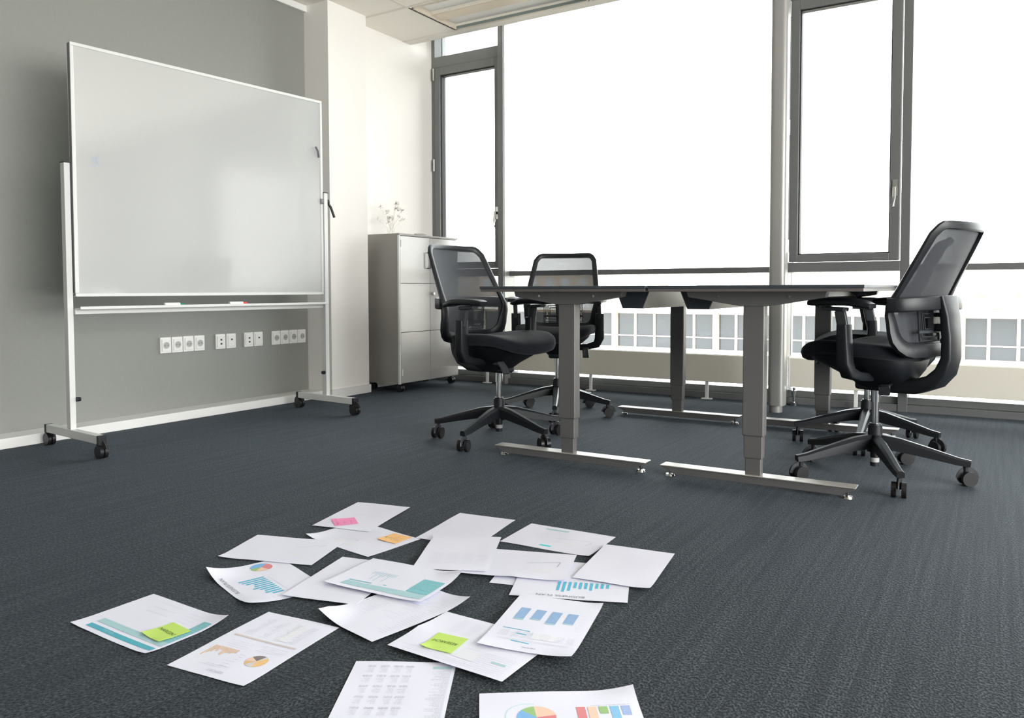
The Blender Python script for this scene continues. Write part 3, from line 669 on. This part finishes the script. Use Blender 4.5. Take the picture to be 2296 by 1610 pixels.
# ------------------------------------------------------------ papers and sticky notes
LL, WW = .297, .21
K = ink('black', (.06, .06, .07)); GR = ink('grey', (.50, .51, .56)); LG = ink('light_grey', (.62, .63, .68)); BR = ink('bright_teal', (.10, .42, .52)); TE = ink('teal', (.22, .50, .55)); LT = ink('light_teal', (.40, .60, .64))
CYN = ink('cyan', (.12, .48, .66)); BL = ink('chart_blue', (.28, .43, .66)); PB = ink('pie_blue', (.22, .45, .75)); GN = ink('pie_green', (.33, .52, .22)); RD = ink('pie_red', (.70, .25, .27)); PE = ink('pie_peach', (.80, .58, .45))
OR = ink('chart_orange', (.72, .47, .24)); TA = ink('chart_tan', (.62, .55, .53)); BN = ink('pie_brown', (.24, .20, .20)); YE = ink('pale_yellow', (.76, .765, .82)); PGN = ink('pale_green', (.66, .72, .62))
class Sheet:
    def __init__(s, name, t, th, w, h, z0, label, cat, grp, m, curl=(), wav=.0006, nx=20, ny=20, seed=0):
        s.w, s.h, s.z0, s.curl, s.wav, s.seed = w, h, z0, curl, wav, seed
        mb = MB(); vs = [(w*i/nx, h*j/ny, s.H(w*i/nx, h*j/ny)) for j in range(ny+1) for i in range(nx+1)]
        n = nx+1; fs = [(j*n+i, j*n+i+1, (j+1)*n+i+1, (j+1)*n+i) for j in range(ny) for i in range(nx)]
        top = len(vs); th_ = .0003
        vs2 = [(x, y, z-th_) for x, y, z in vs]; fs2 = [tuple(reversed([k+top for k in f])) for f in fs]
        edge = [i for i in range(n)]+[j*n+nx for j in range(1, ny+1)]+[ny*n+i for i in range(nx-1, -1, -1)]+[j*n for j in range(ny-1, 0, -1)]
        es = [(edge[q], edge[q]+top, edge[(q+1) % len(edge)]+top, edge[(q+1) % len(edge)]) for q in range(len(edge))]
        mb.add(vs+vs2, fs+fs2+es); s.o = mb.build(name, m, None, smooth=True, angle=60)
        s.o.location = (t[0], t[1], 0); s.o.rotation_euler = (0, 0, RAD(th)); tag(s.o, label, cat, grp)
    def H(s, u, v):
        z = s.z0+s.wav*(1+sin(u*28+s.seed)*cos(v*24+s.seed*2))
        for (cu, cv, r, lift) in s.curl:
            d = sqrt((u-cu*s.w)**2+(v-cv*s.h)**2)
            if d < r: z += lift*(1-d/r)**2
        return z
    def add(s, name, m, polys, dz=.00045, kind=None):
        mb = MB()
        for poly in polys:
            vs = [(u, v, s.H(u, v)+dz) for u, v in poly]; mb.add(vs, [tuple(range(len(vs)))])
        o = mb.build(name, m, s.o)
        if kind: o['kind'] = kind
        return o
    def quad_grid(s, c, n=6):   # subdivided quad so that it follows the sheet
        out = []
        c = [Vector((*p, 0)) for p in c]
        f = lambda a, b: (c[0]*(1-a)*(1-b)+c[1]*a*(1-b)+c[2]*a*b+c[3]*(1-a)*b)
        for i in range(n):
            for j in range(n):
                q = [f(a/n, b/n) for a, b in ((i, j), (i+1, j), (i+1, j+1), (i, j+1))]; out.append([(p.x, p.y) for p in q])
        return out
    def rect(s, u0, u1, v0, v1, n=6): return s.quad_grid([(u0, v0), (u1, v0), (u1, v1), (u0, v1)], n)
    def lines(s, u0, u1, v0, v1, rows, rnd, th=.0011, words=True, rag=.3):
        out = []
        for i in range(rows):
            v = v0+(v1-v0)*(i+.5)/rows; x = u1; end = u0+(u1-u0)*rnd.uniform(0, rag)
            while x > end:
                wd = rnd.uniform(.003, .010) if words else .05
                a = max(end, x-wd); out.append([(a, v-th/2), (x, v-th/2), (x, v+th/2), (a, v+th/2)]); x = a-.0015
        return out
    def pie(s, cu, cv, r, parts, ecc=1.0, start=0):
        a = start
        for m, fr_ in parts:
            n = max(3, int(fr_*36)); out = []
            for i in range(n):
                a0 = a+2*pi*fr_*i/n; a1 = a+2*pi*fr_*(i+1)/n
                for k in range(3):
                    r0, r1 = r*k/3, r*(k+1)/3
                    q = [(cu+r0*cos(a0)*ecc, cv+r0*sin(a0)), (cu+r1*cos(a0)*ecc, cv+r1*sin(a0)), (cu+r1*cos(a1)*ecc, cv+r1*sin(a1)), (cu+r0*cos(a1)*ecc, cv+r0*sin(a1))]
                    out.append(q if k else [q[0], q[1], q[2]])
            s.add('pie_slice', m, out); a += 2*pi*fr_
    def text(s, txt, u, v, size, ang, m=None, width=None, name='printed_text', shear=0, off=0, dz=.0009):
        cu = bpy.data.curves.new('txt', 'FONT'); cu.body = txt; cu.size = size; cu.shear = shear; cu.offset = off; cu.align_x = 'CENTER'; cu.align_y = 'CENTER'
        tmp = bpy.data.objects.new('txt', cu); COL.objects.link(tmp)
        dg = bpy.context.evaluated_depsgraph_get(); me = bpy.data.meshes.new_from_object(tmp.evaluated_get(dg)); bpy.data.objects.remove(tmp)
        k = 1
        if width:
            xs = [q.co.x for q in me.vertices]; k = width/(max(xs)-min(xs))
        c_, s_ = cos(RAD(ang)), sin(RAD(ang))
        for q in me.vertices:
            x, y = q.co.x*k, q.co.y; uu, vv = u+x*c_-y*s_, v+x*s_+y*c_; q.co = Vector((uu, vv, s.H(min(max(uu, 0), s.w), min(max(vv, 0), s.h))+dz))
        me.materials.clear(); me.materials.append(m or K); me.name = name
        o = bpy.data.objects.new(name, me); COL.objects.link(o); o.parent = s.o; return o
PG = 'printed A4 sheets scattered on the carpet'
rr = random.Random(3)
def sheet(key, t, th, kind, lvl, label, curl=()):
    w, h = (LL, WW) if kind == 'l' else (WW, LL)
    return Sheet('paper_sheet', t, th, w, h, .0012+.0022*lvl, label, 'paper', PG, M_paper, curl, seed=len(bpy.data.objects) % 7)
# --- far rows
s = sheet('orange', (-1.8379, 1.7275), -7.7, 'l', 0, 'white printed sheet carrying the orange sticky note', ((0, 0, .08, .010),))
s.add('printed_lines', LG, s.lines(.03, .16, .03, .18, 12, rr), kind='stuff'); s.add('printed_lines', YE, s.rect(.10, .17, .03, .05, 2)); s.add('pen_mark', K, s.lines(.14, .16, .075, .08, 1, rr)); S_or = s
s = sheet('pink', (-1.9043, 1.8173), 13.1, 'p', 1, 'white printed sheet carrying the pink sticky note, farthest from the viewer')
s.add('printed_lines', LG, s.lines(.03, .18, .13, .27, 9, rr, rag=.6), kind='stuff'); S_pk = s
s = sheet('p3', (-1.9106, 1.4569), 18.2, 'l', 1, 'almost blank white sheet with faint chart lines left of the orange-note sheet', ((0, 0, .05, .003),))
s.add('printed_lines', LG, s.lines(.16, .27, .02, .10, 8, rr, th=.0007), kind='stuff'); s.add('highlight_spot', YE, s.rect(.19, .215, .06, .085, 2)); s.add('pen_stroke', GR, [[(.18, .125), (.255, .165), (.2555, .1665), (.18, .1262)], [(.247, .140), (.258, .165), (.2595, .164), (.2485, .139)]])
s = sheet('p14', (-1.5367, 1.8985), 8.0, 'p', 0, 'white sheet with a faint line graph in the far middle, partly under another sheet')
s.add('printed_lines', LG, s.lines(.03, .18, .06, .2, 7, rr, th=.0007, rag=.5), kind='stuff'); s.add('pen_stroke', GR, [[(.02, .12), (.03, .19), (.0307, .19), (.0207, .12)]])
s = sheet('p15', (-1.3605, 1.6621), 25.3, 'p', 4, 'white sheet with pale text columns in the middle, overlapping the faint line graph sheet')
for a in (.03, .075, .12): s.add('text_column', LG, s.lines(a, a+.035, .05, .14, 12, rr, th=.0008), kind='stuff')
s.add('text_column', LG, s.lines(.16, .195, .03, .13, 18, rr, th=.0007), kind='stuff')
s = sheet('p16', (-1.2945, 2.007), 2.7, 'l', 0, 'white sheet with a turquoise highlighter dash and pale table, far right', ((1, 0, .06, .003),))
s.add('highlighter_dash', mat('ink_turq', (.05, .62, .68), .7), s.quad_grid([(.120, .026), (.158, .026), (.160, .037), (.124, .036)], 2)); s.add('pale_band', LT, s.rect(.070, .15, .176, .188, 3)); s.add('printed_table', LG, s.lines(.06, .17, .05, .16, 12, rr, th=.0008), kind='stuff'); s.add('highlight_spot', YE, s.rect(.19, .22, .06, .08, 2)); s.add('pen_stroke', GR, [[(.14, .11), (.255, .125), (.255, .1263), (.14, .1112)], [(.248, .085), (.256, .118), (.2575, .118), (.2495, .085)]])
s = sheet('p18', (-1.133, 1.705), 17, 'l', 0, 'blank white sheet corner peeking out below the pen-graph sheet')
s = sheet('bp2', (-1.0416, 1.6568), 21.6, 'l', 1, 'BUSINESS PLAN sheet with upright blue bars, half covered at right')
def bplan(s, hs, hilite):
    for i, hh in enumerate(hs):
        u = .113+.0140*i; s.add('chart_bar', CYN, s.quad_grid([(u, .113-hh), (u+.0075, .113-hh), (u+.0075, .113), (u, .113)], 3))
    s.text('BUSINESS PLAN', .128, .0155, .0155, 180, K, .122, off=-.0002)
    if not hilite: s.pie(.043, .137, .030, ((PE, .20), (RD, .30), (PB, .36), (GN, .14)), start=-.9)
    for q in range(5): s.add('axis_label', LG, s.lines(.262, .274, .045+.014*q, .050+.014*q, 1, rr), kind='stuff')
    s.add('axis_label', LG, s.lines(.115, .25, .122, .126, 1, rr), kind='stuff')
bplan(s, [.062, .069, .060, .040, .045, .042, .050, .035, .033, .030], True)
s = sheet('p17', (-1.241, 1.7079), 18.5, 'l', 3, 'white sheet with a dark pen stroke and blue pen tick on a pale graph', ((1, 0, .06, .005), (.5, 0, .05, .002)))
s.add('printed_table', LG, s.lines(.05, .20, .03, .18, 14, rr, th=.0008), kind='stuff'); s.add('highlight_spot', YE, s.rect(.20, .25, .05, .075, 2)); s.add('pen_stroke', ink('pen', (.25, .32, .42)), [[(.17, .115), (.262, .135), (.262, .1366), (.17, .1162)], [(.258, .098), (.262, .135), (.2637, .135), (.2597, .098)]])
s = sheet('p20', (-.9559, 1.8374), 8.0, 'p', 3, 'plain white sheet at the right edge of the pile, covering the BUSINESS PLAN bars', ((1, 0, .06, .004),))
s.add('printed_lines', ink('ghost', (.72, .72, .77)), s.lines(.03, .18, .05, .24, 10, rr, rag=.6), kind='stuff')
# --- middle
s = sheet('bp1', (-1.8214, 1.3503), -17.7, 'l', 0, 'curled BUSINESS PLAN sheet with coloured pie chart and slanted blue bars, left', ((0, 0, .11, .022), (1, 0, .11, .014)))
bplan(s, [.069, .066, .060, .044, .049, .058, .045, .038, .042, .030], False)
s = sheet('p5', (-1.528, 1.3534), 13.7, 'p', 2, 'blank white sheet lying partly under the teal block sheet')
s.add('printed_lines', ink('ghost', (.72, .72, .77)), s.lines(.03, .18, .05, .25, 8, rr, rag=.6), kind='stuff')
s = sheet('p7', (-1.3593, 1.3133), -11.5, 'p', 2, 'white sheet with tiny faint text, edges curled, under the teal block sheet', ((0, 0, .10, .012), (1, 1, .10, .015), (0, .1, .1, .006)))
s.add('text_column', LG, s.lines(.035, .075, .05, .2, 12, rr, th=.0008, rag=.8), kind='stuff'); s.add('text_column', LG, s.lines(.10, .15, .10, .24, 12, rr, th=.0008, rag=.8), kind='stuff')
s.add('text_column', GR, s.lines(.165, .195, .04, .24, 24, rr, th=.0007, rag=.8), kind='stuff')
s = sheet('teal', (-1.4845, 1.4565), 5.0, 'l', 5, 'sheet with teal block and long pale teal strip, curled corner, in the middle', ((1, 1, .09, .014), (0, 0, .1, .004), (1, 0, .07, .003)))
s.add('teal_block', TE, s.rect(.223, .287, .046, .135, 6)); s.add('pale_teal_strip', LT, s.quad_grid([(.037, .017), (.287, .014), (.287, .045), (.043, .041)], 8)); s.add('teal_dash', TE, s.quad_grid([(.042, .046), (.113, .049), (.113, .054), (.044, .052)], 3)); s.add('teal_dash', TE, s.rect(.148, .158, .052, .057, 1))
for i in range(10): hh = (.020, .018, .055, .022, .062, .030, .020, .058, .022, .020)[i]; s.add('thin_bar', LT, [[(.072+.0078*i, .128-hh), (.0742+.0078*i, .128-hh), (.0742+.0078*i, .128), (.072+.0078*i, .128)]])
s.add('block_text', LT, s.lines(.232, .28, .06, .125, 3, rr, th=.0012, rag=.7), dz=.0009, kind='stuff')
# --- near rows
s = sheet('res', (-1.1121, 1.2749), -.9, 'l', 3, 'text sheet carrying the lime note that reads RESEARCH!, below the middle', ((0, .5, .06, .004),))
S_res = s
s.add('printed_lines', LG, s.lines(.02, .28, .008, .03, 3, rr, th=.0008, rag=.1), kind='stuff'); s.add('printed_lines', LG, s.lines(.15, .28, .03, .085, 7, rr, th=.0009, rag=.3), kind='stuff'); s.add('highlight_patch', YE, s.rect(.15, .20, .035, .075, 2)); s.add('pale_teal_dash', LT, s.rect(.235, .27, .05, .058, 1))
for a in (.06, .10, .14): s.add('text_column', LG, s.lines(a, a+.028, .125, .19, 12, rr, th=.0008), kind='stuff')
s = sheet('bars', (-.9435, 1.3704), 12.4, 'p', 5, 'sheet with four wide blue bars and cyan underlined text, right of the lime note', ((1, 0, .07, .006), (0, 0, .09, .003), (1, 1, .05, .004)))
for a, b in ((.029, .155), (.068, .163), (.107, .150), (.146, .162)): s.add('wide_blue_bar', BL, s.rect(a, a+.0245, b, .217, 4)); s.add('bar_foot', LT, s.rect(a, a+.0245, b-.005, b, 2))
s.add('cyan_underline', CYN, s.quad_grid([(.023, .101), (.089, .094), (.089, .0965), (.023, .104)], 3)); s.add('cyan_underline', CYN, s.quad_grid([(.062, .078), (.087, .075), (.087, .079), (.062, .082)], 2)); s.add('cyan_underline', CYN, s.quad_grid([(.062, .041), (.105, .036), (.105, .0395), (.062, .0445)], 2))
for a, b in ((.020, .045), (.05, .07), (.075, .10), (.115, .14), (.15, .172), (.178, .195)): s.add('text_column', GR, s.lines(a, b, .060, .092, 6, rr, th=.0009), kind='stuff')
s.add('highlight_patch', YE, s.rect(.10, .16, .062, .09, 3)); s.add('printed_lines', GR, s.lines(.02, .19, .043, .052, 2, rr, th=.0008, rag=.1), kind='stuff'); s.add('printed_title', GR, s.lines(.088, .126, .017, .022, 1, rr, th=.003), kind='stuff')
s.add('axis_label', LG, s.lines(.178, .192, .12, .22, 6, rr), kind='stuff')
s = sheet('txt', (-.9794, .9367), 29.9, 'p', 0, 'text sheet with four columns of small type at the bottom edge')
for r_ in range(7):
    v1 = .279-r_*.040
    for a in (.028, .056, .083, .106):
        s.add('column_heading', LG, s.lines(a, a+.019, v1-.008, v1, 2, rr, th=.0028, rag=.15), kind='stuff'); s.add('column_text', LG, s.lines(a, a+.017, v1-.030, v1-.011, 5, rr, th=.0011, rag=.5), kind='stuff')
s.add('side_text', GR, s.lines(.165, .203, .02, .268, 62, rr, th=.0009, rag=.7), kind='stuff'); s.add('side_text', LT, s.rect(.165, .203, .268, .277, 2))
s = sheet('color', (-.7167, 1.0468), 34.3, 'l', 0, 'sheet with big coloured pie and column bars at the bottom edge', ((1, 1, .09, .010),))
s.pie(.104, .121, .036, ((RD, .23), (PE, .24), (GN, .12), (PB, .41)), start=-1.3)
for i, (m_, hh) in enumerate(((RD, .075), (PE, .06), (GN, .025), (ink('sky_bar', (.25, .52, .75)), .085), (ink('slate_bar', (.35, .46, .72)), .030))): u = .179+.0208*i; s.add('chart_bar', m_, s.rect(u, u+.0165, .151-hh, .151, 4))
s.add('axis_label', GR, s.lines(.18, .28, .153, .158, 1, rr), kind='stuff')
ringp = [[(.088+.040*cos(a), .125+.040*sin(a)), (.088+.041*cos(a), .125+.041*sin(a)), (.088+.041*cos(a+.12), .125+.041*sin(a+.12)), (.088+.040*cos(a+.12), .125+.040*sin(a+.12))] for a in [q*.12 for q in range(10, 40)]]
s.add('pen_circle', ink('pen_teal', (.35, .66, .66)), ringp, dz=.0009)
s = sheet('teal2', (-1.825, .9842), -.95, 'l', 0, 'sheet with dark and pale teal strips and a lime note, leftmost of the papers', ((1, 1, .09, .012), (1, 0, .05, .004), (0, 0, .06, .003)))
S_t2 = s
s.add('teal_strip', BR, s.rect(.041, .290, .014, .029, 8)); s.add('pale_teal_strip', LT, s.rect(.041, .290, .040, .060, 8)); s.add('teal_block', TE, s.rect(.262, .290, .060, .170, 6))
s.text('THE PLAN', .12, .0215, .010, 0, LT, .04, dz=.0012); s.add('dotted_line', LG, s.lines(.06, .16, .13, .20, 3, rr, th=.001, rag=.2), kind='stuff'); s.add('dotted_line', LG, s.lines(.19, .24, .12, .19, 5, rr, th=.001, rag=.3), kind='stuff')
s.add('block_lines', LT, s.lines(.266, .286, .066, .166, 11, rr, th=.0018, rag=.4), dz=.0009, kind='stuff')
s = sheet('pie', (-1.4498, .9765), 6.4, 'p', 0, 'REPORT sheet with orange and brown pie chart, right of the teal strips sheet', ((1, 0, .06, .002),))
s.add('tan_bar', TA, s.rect(.019, .194, .166, .172, 5))
s.pie(.158, .090, .0245, ((ink('pie_amber', (.78, .52, .25)), .33), (ink('pie_gold', (.85, .65, .2)), .02), (ink('pie_ash', (.62, .60, .61)), .06), (BN, .21), (PE, .12), (TA, .02), (OR, .10), (ink('pie_ash', (.62, .60, .61)), .14)), start=-1.25)
for i, hh in enumerate((.048, .036, .030, .018, .024, .014, .016, .030, .034, .022, .018, .020, .016, .014)): u = .0225+.0050*i; s.add('thin_orange_bar', OR, [[(u, .113-hh), (u+.0028, .113-hh), (u+.0028, .113), (u, .113)]])
s.add('chart_rows', LG, s.lines(.03, .10, .118, .150, 4, rr, th=.0008, rag=.2), kind='stuff'); s.add('chart_rows', LG, s.lines(.11, .19, .125, .155, 4, rr, th=.0008, rag=.3), kind='stuff')
s.add('legend', GR, s.lines(.095, .118, .04, .105, 6, rr, th=.0009, rag=.6), kind='stuff'); s.add('printed_lines', LG, s.lines(.04, .13, .034, .048, 2, rr, th=.0009), kind='stuff')
s.text('REPORT', .112, .0215, .011, 180, GR, .042)
for j, (a, m_) in enumerate(((.030, LG), (.070, LG), (.108, PGN), (.150, LG))): s.add('text_column', m_, s.lines(a, a+.026, .180, .27, 14, rr, th=.0013, rag=.6), kind='stuff')
s.add('pale_patch', YE, s.rect(.128, .152, .185, .26, 3))
# --- sticky notes
def note(parent, uv, ang, m, label, txt, w=.076, tsize=.0145, tw=.062, ta=180, extra=None, lift=.004, curl=None):
    o = parent.o; c_, s_ = cos(o.rotation_euler.z), sin(o.rotation_euler.z)
    u, v = uv; x = o.location.x+u*c_-v*s_; y = o.location.y+u*s_+v*c_
    z = max(parent.H(u+a, v+b) for a, b in ((0, 0), (.04, .04), (.07, .02), (.0, .06)))+.0012
    n = Sheet('sticky_note', (x, y), math.degrees(o.rotation_euler.z)+ang, w, w, z, label, 'sticky note', 'sticky notes on the papers', m, curl or ((0, 0, .06, lift),), wav=.0003, nx=10, ny=10)
    if txt: n.text(txt, w*.5, w*.52, tsize, ta, ink('pen_black', (.05, .09, .03)), tw, name='handwriting', shear=.15, off=-.0001, dz=.0006)
    if extra:
        for (l_, a, b, c, d) in extra: pass
    return n
M_lime = mat('note_lime', (.52, .72, .16), .8, spec=.2); M_pink = mat('note_pink', (.88, .30, .52), .8, spec=.2); M_orn = mat('note_orange', (.90, .55, .24), .8, spec=.2)
note(S_t2, (.195, .055), -5, M_lime, 'lime sticky note with handwriting on the leftmost teal-strip sheet', 'MARGIN!', ta=0, curl=((0, 0, .05, .004), (1, 0, .05, .003)))
note(S_res, (.067, .030), 7, M_lime, 'lime sticky note that reads RESEARCH! on a text sheet', 'RESEARCH!', ta=180, curl=((0, 0, .03, .005),))
n = note(S_pk, (.030, .071), -50, M_pink, 'pink sticky note with three handwritten lines on the farthest sheet', None)
def scribble(n, u0, u1, v, h_, seed):
    r_ = random.Random(seed); u = u0; P = []
    while u < u1:
        P.append((u, v+r_.uniform(-h_, h_))); u += r_.uniform(.0012, .0022)
    out = []
    for (a, b), (c, d) in zip(P, P[1:]):
        if r_.random() < .12: continue
        out.append([(a-.0003, b-.0004), (c-.0003, d-.0004), (c+.0003, d+.0004), (a+.0003, b+.0004)])
    return out
pk = ink('pen_plum', (.38, .06, .22))
for v, a, b in ((.012, .005, .071), (.034, .030, .068), (.056, .030, .070)): n.add('handwriting', pk, scribble(n, a, b, v, .004, int(v*999)), dz=.0005, kind='stuff')
n = note(S_or, (.199, .119), 6, M_orn, 'orange sticky note with an arrow beside the pink-note sheet', None)
po = ink('pen_brown', (.28, .12, .04))
for v, a, b in ((.050, .030, .062), (.026, .028, .066)): n.add('handwriting', po, scribble(n, a, b, v, .005, int(v*999)), dz=.0005, kind='stuff')
n.add('arrow', po, [[(.008, .030), (.050, .038), (.050, .0392), (.008, .0315)], [(.004, .030), (.013, .026), (.013, .036)]], dz=.0005)
